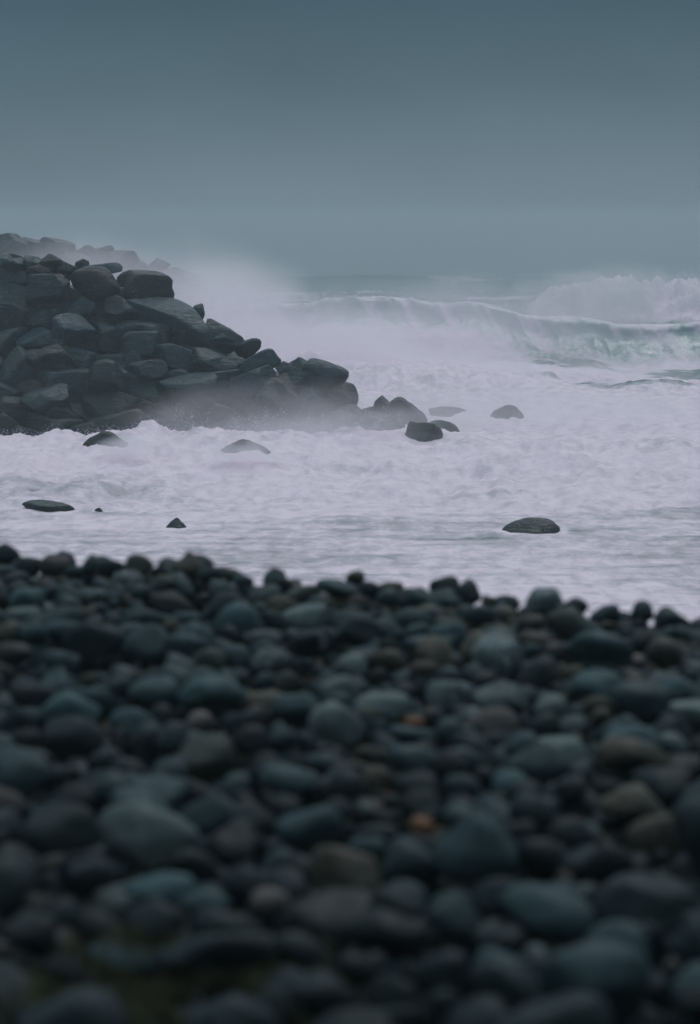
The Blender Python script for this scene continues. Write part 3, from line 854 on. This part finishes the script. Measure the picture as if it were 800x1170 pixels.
water = k.mix(aq, (.06, .115, .128), (.27, .345, .36))
foamc = k.mix(k.maprange(fine, .3, .7), (.70, .58, .675), (.875, .73, .83))
colr = k.mix(cover, water, foamc)
bs = k.n('ShaderNodeBsdfPrincipled'); k.l(colr, bs.inputs['Base Color'])
k.l(k.maprange(cover, 0, 1, .12, .85, False), bs.inputs['Roughness'])
rip = k.noise(k.mapping(pos, (1, 3.0, 1)), 3.0, 7, .66, .3)
hgt = k.math('ADD', k.math('MULTIPLY', rip, .7), fine)
bp = k.n('ShaderNodeBump', i_Strength=.40, i_Distance=.07); k.l(hgt, bp.inputs['Height']); k.l(bp.outputs[0], bs.inputs['Normal'])
k.l(bs.outputs[0], k.out.inputs['Surface'])
link('sea', me, k.m, label='stormy sea, white with foam near the shore and grey-green further out', cat='sea', kind='structure')

# ---- flecks of froth torn off the white water
r = np.random.default_rng(77)
def flecks(n, x, y, zlo, zhi, lo, hi):
    zs, _f, _a, d_ = sea_parts(x, y)
    return np.stack([x, y + d_, zs + zlo + (zhi - zlo) * r.random(n) ** 2.2], -1), r.uniform(lo, hi, n)
PT = []
n = 3600
x = r.uniform(-9.5, 0.2, n); PT.append(flecks(n, x, 50.6 + .8 * vnoise(x * .4, x * 0, seed=37) + r.normal(0, .5, n), -.03, .16, .003, .009))
n = 3000
x = r.uniform(8.4, 19, n); PT.append(flecks(n, x, 112 + r.normal(0, 1.3, n), 0, .8, .01, .025))
n = 1500
x = r.uniform(-2, 9, n); PT.append(flecks(n, x, 83.3 + r.normal(0, .5, n), -.02, .25, .008, .02))
for (px0, py0, dp, n, sx_, sz_) in [(250, 400, 70, 900, 2.2, 1.0), (330, 400, 71, 900, 2., .9), (430, 400, 72, 700, 2., .7), (690, 330, 107, 900, 2.6, .7), (300, 478, 51.5, 800, 1.6, .30), (400, 480, 52.5, 500, .9, .3)]:
    c0 = at(px0, py0, dp)
    # thrown in jets: each jet is a burst of drops thinning out along its arc
    j = r.integers(0, 26, n); jx = r.normal(0, sx_, 26); jv = r.uniform(.3, 1.6, 26) * sz_; jl = r.normal(.5, .5, 26) * sz_; tt = r.random(n) ** .7
    P_ = np.stack([c0[0] + jx[j] + jl[j] * tt + r.normal(0, .05, n), c0[1] + r.normal(0, .5, n), c0[2] - sz_ + jv[j] * (tt * 2.2 - tt * tt * 1.1) + r.normal(0, .05, n)], -1)
    PT.append((P_, r.uniform(.004, .014, n) * dp / 70))
pts = np.concatenate([p[0] for p in PT]); sz = np.concatenate([p[1] for p in PT])
D, F = ico(1)
V = (pts[:, None] + D[None] * (sz[:, None, None] * r.uniform(.5, 1.3, (len(pts), 1, 3)))).reshape(-1, 3)
Fa = (F[None] + (np.arange(len(pts)) * len(D))[:, None, None]).reshape(-1, 3)
k = NT('froth')
bs = k.n('ShaderNodeBsdfPrincipled', i_Roughness=.8); bs.inputs['Base Color'].default_value = (.88, .80, .92, 1)
k.l(bs.outputs[0], k.out.inputs['Surface'])
link('spray_droplets', mesh_from('spray_droplets', V, Fa), k.m, 'white flecks of froth thrown up along the breaking water', 'spray', kind='stuff')

# ------------------------------------------------------------------ blown spray and sea haze (volumes)
def spray(px, py, depth, wpx, hpx, thick, dens, label, nscale=.35, soft=.8, ragged=2.4, thresh=.25, rot=0., stretch=(1, 1, 1), name='spray'):
    k = NT('blown_spray')
    tc = k.n('ShaderNodeTexCoord').outputs['Object']
    pos = k.n('ShaderNodeNewGeometry').outputs['Position']
    ln = k.n('ShaderNodeVectorMath', operation='LENGTH'); k.l(tc, ln.inputs[0])
    body = k.math('SUBTRACT', 1.0, ln.outputs['Value'])
    nz = k.math('SUBTRACT', k.noise(k.mapping(pos, stretch, (0, rot, 0)), nscale, 6, .60, .2), .5)
    v = k.math('ADD', k.math('SUBTRACT', body, thresh), k.math('MULTIPLY', nz, ragged))
    rim = k.maprange(ln.outputs['Value'], .70, 1.0, 1.0, 0.0)
    d = k.math('MULTIPLY', k.math('MULTIPLY', k.maprange(v, 0., soft), rim), dens)
    pv = k.n('ShaderNodeVolumePrincipled'); pv.inputs['Color'].default_value = (.995, .955, .99, 1)
    pv.inputs['Anisotropy'].default_value = 0.
    k.l(d, pv.inputs['Density']); k.l(pv.outputs[0], k.out.inputs['Volume'])
    D, F = ico(3)
    o = link(name, mesh_from(name, D, F), k.m, label, 'spray', kind='stuff', loc=tuple(at(px, py, depth)))
    o.scale = (wpx / FPX * depth / 2, thick / 2, hpx / FPX * depth / 2)
    o.rotation_euler = (0, rot, 0)
    return o


spray(300, 430, 74, 470, 330, 16, .75, 'great white cloud of spray bursting behind the breakwater tip', .18, thresh=.12, ragged=1.6, soft=.9)
spray(470, 447, 71.5, 640, 150, 8, .70, 'low white spray rolling before the breaking wave', .22, thresh=.12, ragged=1.6, soft=.9)
spray(700, 428, 72.5, 360, 80, 6, .40, 'low shred of spray over the streaked water at the open end of the breaker', .3, thresh=.12, ragged=1.8, soft=.9)
spray(700, 346, 105, 320, 110, 9, .65, 'white spray blowing off the second breaker', .42, soft=.8, ragged=3.0)
spray(345, 508, 51.0, 540, 190, 3.4, .8, 'mist of spray drifting along the foot of the breakwater', .40, soft=1.0, ragged=1.9, stretch=(.5, 1, 1.2), thresh=.12)
spray(284, 516, 45.8, 130, 46, 1.3, 2.6, 'splash of foam and spray sweeping over the drowned rock', .9, thresh=.1, ragged=2.2)
spray(146, 512, 46.2, 90, 40, 1.2, 2.2, 'splash of foam pouring off the washed-over rock', .9, thresh=.1, ragged=2.2)
spray(130, 315, 78, 420, 150, 14, .13, 'thin spray veil blowing across the far breakwater arm', .22, ragged=1.4, thresh=.1)
spray(245, 335, 84, 260, 160, 10, .30, 'thin spray drifting off the end of the far breakwater arm', .22, ragged=1.6, thresh=.1)
spray(600, 500, 56, 760, 150, 12, .30, 'thin mist lying over the churned white water off the breakwater tip', .3, thresh=.05, ragged=1.4)
spray(560, 370, 78, 600, 150, 6, .26, 'thin veil of spray hanging before the green face of the breaker', .22, thresh=.05, ragged=1.5)

k = NT('mist_bank')
tc = k.n('ShaderNodeTexCoord').outputs['Object']
ln = k.n('ShaderNodeVectorMath', operation='LENGTH'); k.l(tc, ln.inputs[0])
pv = k.n('ShaderNodeVolumePrincipled'); pv.inputs['Color'].default_value = (.66, .73, .77, 1)
k.l(k.maprange(ln.outputs['Value'], 1.0, .0, 0., .11), pv.inputs['Density']); k.l(pv.outputs[0], k.out.inputs['Volume'])
o = link('mist', mesh_from('mist', *ico(4)), k.m, 'grey mist bank lying on the open sea beyond the breakers', 'mist', kind='stuff', loc=(0, 535, 0))
o.scale = (1500, 465, 12.)

k = NT('sea_haze')
pv = k.n('ShaderNodeVolumePrincipled'); pv.inputs['Color'].default_value = (.62, .72, .765, 1); pv.inputs['Density'].default_value = .0021
k.l(pv.outputs[0], k.out.inputs['Volume'])
bm = bmesh.new(); bmesh.ops.create_cube(bm, size=1.0)
me = bpy.data.meshes.new('haze'); bm.to_mesh(me); bm.free()
hz = link('haze', me, k.m, 'even grey-blue sea haze filling the air', 'haze', kind='stuff')
ZB, ZT = -15., 15.
hz.scale = (4800, 1800, ZT - ZB); hz.location = (0, 840, (ZT + ZB) / 2)

# ------------------------------------------------------------------ sky, sun
SUN_EL, SUN_ROT = R(52), R(20)
w = bpy.data.worlds.new('World'); scene.world = w; w.use_nodes = True
t = w.node_tree; t.nodes.clear()
sky = t.nodes.new('ShaderNodeTexSky'); sky.sky_type = 'NISHITA'; sky.sun_disc = False
sky.sun_elevation = SUN_EL; sky.sun_rotation = SUN_ROT; sky.dust_density = 6; sky.air_density = 1.5
tc = t.nodes.new('ShaderNodeTexCoord'); sx = t.nodes.new('ShaderNodeSeparateXYZ'); t.links.new(tc.outputs['Generated'], sx.inputs[0])
ramp = t.nodes.new('ShaderNodeValToRGB'); t.links.new(sx.outputs[2], ramp.inputs[0])
e = ramp.color_ramp.elements       # an overcast sky: thick and dark low down, about three times as bright overhead
e[0].position, e[0].color = 0.0, (1.45, 1.90, 2.28, 1)
e[1].position, e[1].color = 1.0, (6.7, 8.0, 8.7, 1)
q = e.new(.12); q.color = (.12, .58, .84, 1)
q = e.new(.03); q.color = (1.10, 1.60, 1.94, 1)
q = e.new(.065); q.color = (.58, 1.12, 1.42, 1)
q = e.new(.45); q.color = (3.5, 4.6, 5.1, 1)
mx = t.nodes.new('ShaderNodeMix'); mx.data_type = 'RGBA'; mx.inputs[0].default_value = .985
cn = t.nodes.new('ShaderNodeTexNoise'); cn.inputs['Scale'].default_value = 5.; cn.inputs['Detail'].default_value = 5
cm = t.nodes.new('ShaderNodeMapping'); cm.inputs['Scale'].default_value = (1, 1, 3.5); t.links.new(tc.outputs['Generated'], cm.inputs[0]); t.links.new(cm.outputs[0], cn.inputs['Vector'])
mr = t.nodes.new('ShaderNodeMapRange'); t.links.new(cn.outputs[0], mr.inputs[0]); mr.inputs[1].default_value = .25; mr.inputs[2].default_value = .75; mr.inputs[3].default_value = .80; mr.inputs[4].default_value = 1.2
cl = t.nodes.new('ShaderNodeMix'); cl.data_type = 'RGBA'; cl.blend_type = 'MULTIPLY'; cl.inputs[0].default_value = 1
t.links.new(ramp.outputs[0], cl.inputs[6]); t.links.new(mr.outputs[0], cl.inputs[7])
t.links.new(sky.outputs[0], mx.inputs[6]); t.links.new(cl.outputs[2], mx.inputs[7])
bg = t.nodes.new('ShaderNodeBackground'); bg.inputs[1].default_value = .1
t.links.new(mx.outputs[2], bg.inputs[0])
wo = t.nodes.new('ShaderNodeOutputWorld'); t.links.new(bg.outputs[0], wo.inputs[0])

sl = bpy.data.lights.new('sun', 'SUN'); sl.energy = .6; sl.angle = R(25); sl.color = (1, .97, .95)
so = bpy.data.objects.new('sun', sl); COL.objects.link(so)
dirv = Vector((math.sin(SUN_ROT) * math.cos(SUN_EL), math.cos(SUN_ROT) * math.cos(SUN_EL), math.sin(SUN_EL)))
so.rotation_euler = dirv.to_track_quat('Z', 'Y').to_euler(); so.location = (0, 0, 40)

# ------------------------------------------------------------------ camera, render
cam = bpy.data.cameras.new('camera'); co = bpy.data.objects.new('camera', cam); COL.objects.link(co)
co.location = EYE; co.rotation_euler = (math.pi / 2 - TILT, 0, 0)
cam.sensor_fit = 'VERTICAL'; cam.sensor_height = 36; cam.lens = FPX / H * 36
cam.clip_start = .1; cam.clip_end = 6000
cam.dof.use_dof = True; cam.dof.focus_distance = 52; cam.dof.aperture_fstop = cam.lens / 42
scene.camera = co
vs = scene.view_settings
vs.view_transform = 'Standard'; vs.look = 'None'; vs.gamma = 1; vs.exposure = 0
scene.render.engine = 'CYCLES'
cy = scene.cycles
cy.use_denoising = True
cy.max_bounces = 14; cy.diffuse_bounces = 3; cy.glossy_bounces = 2; cy.volume_bounces = 10; cy.transparent_max_bounces = 24
cy.volume_step_rate = .5; cy.volume_max_steps = 512
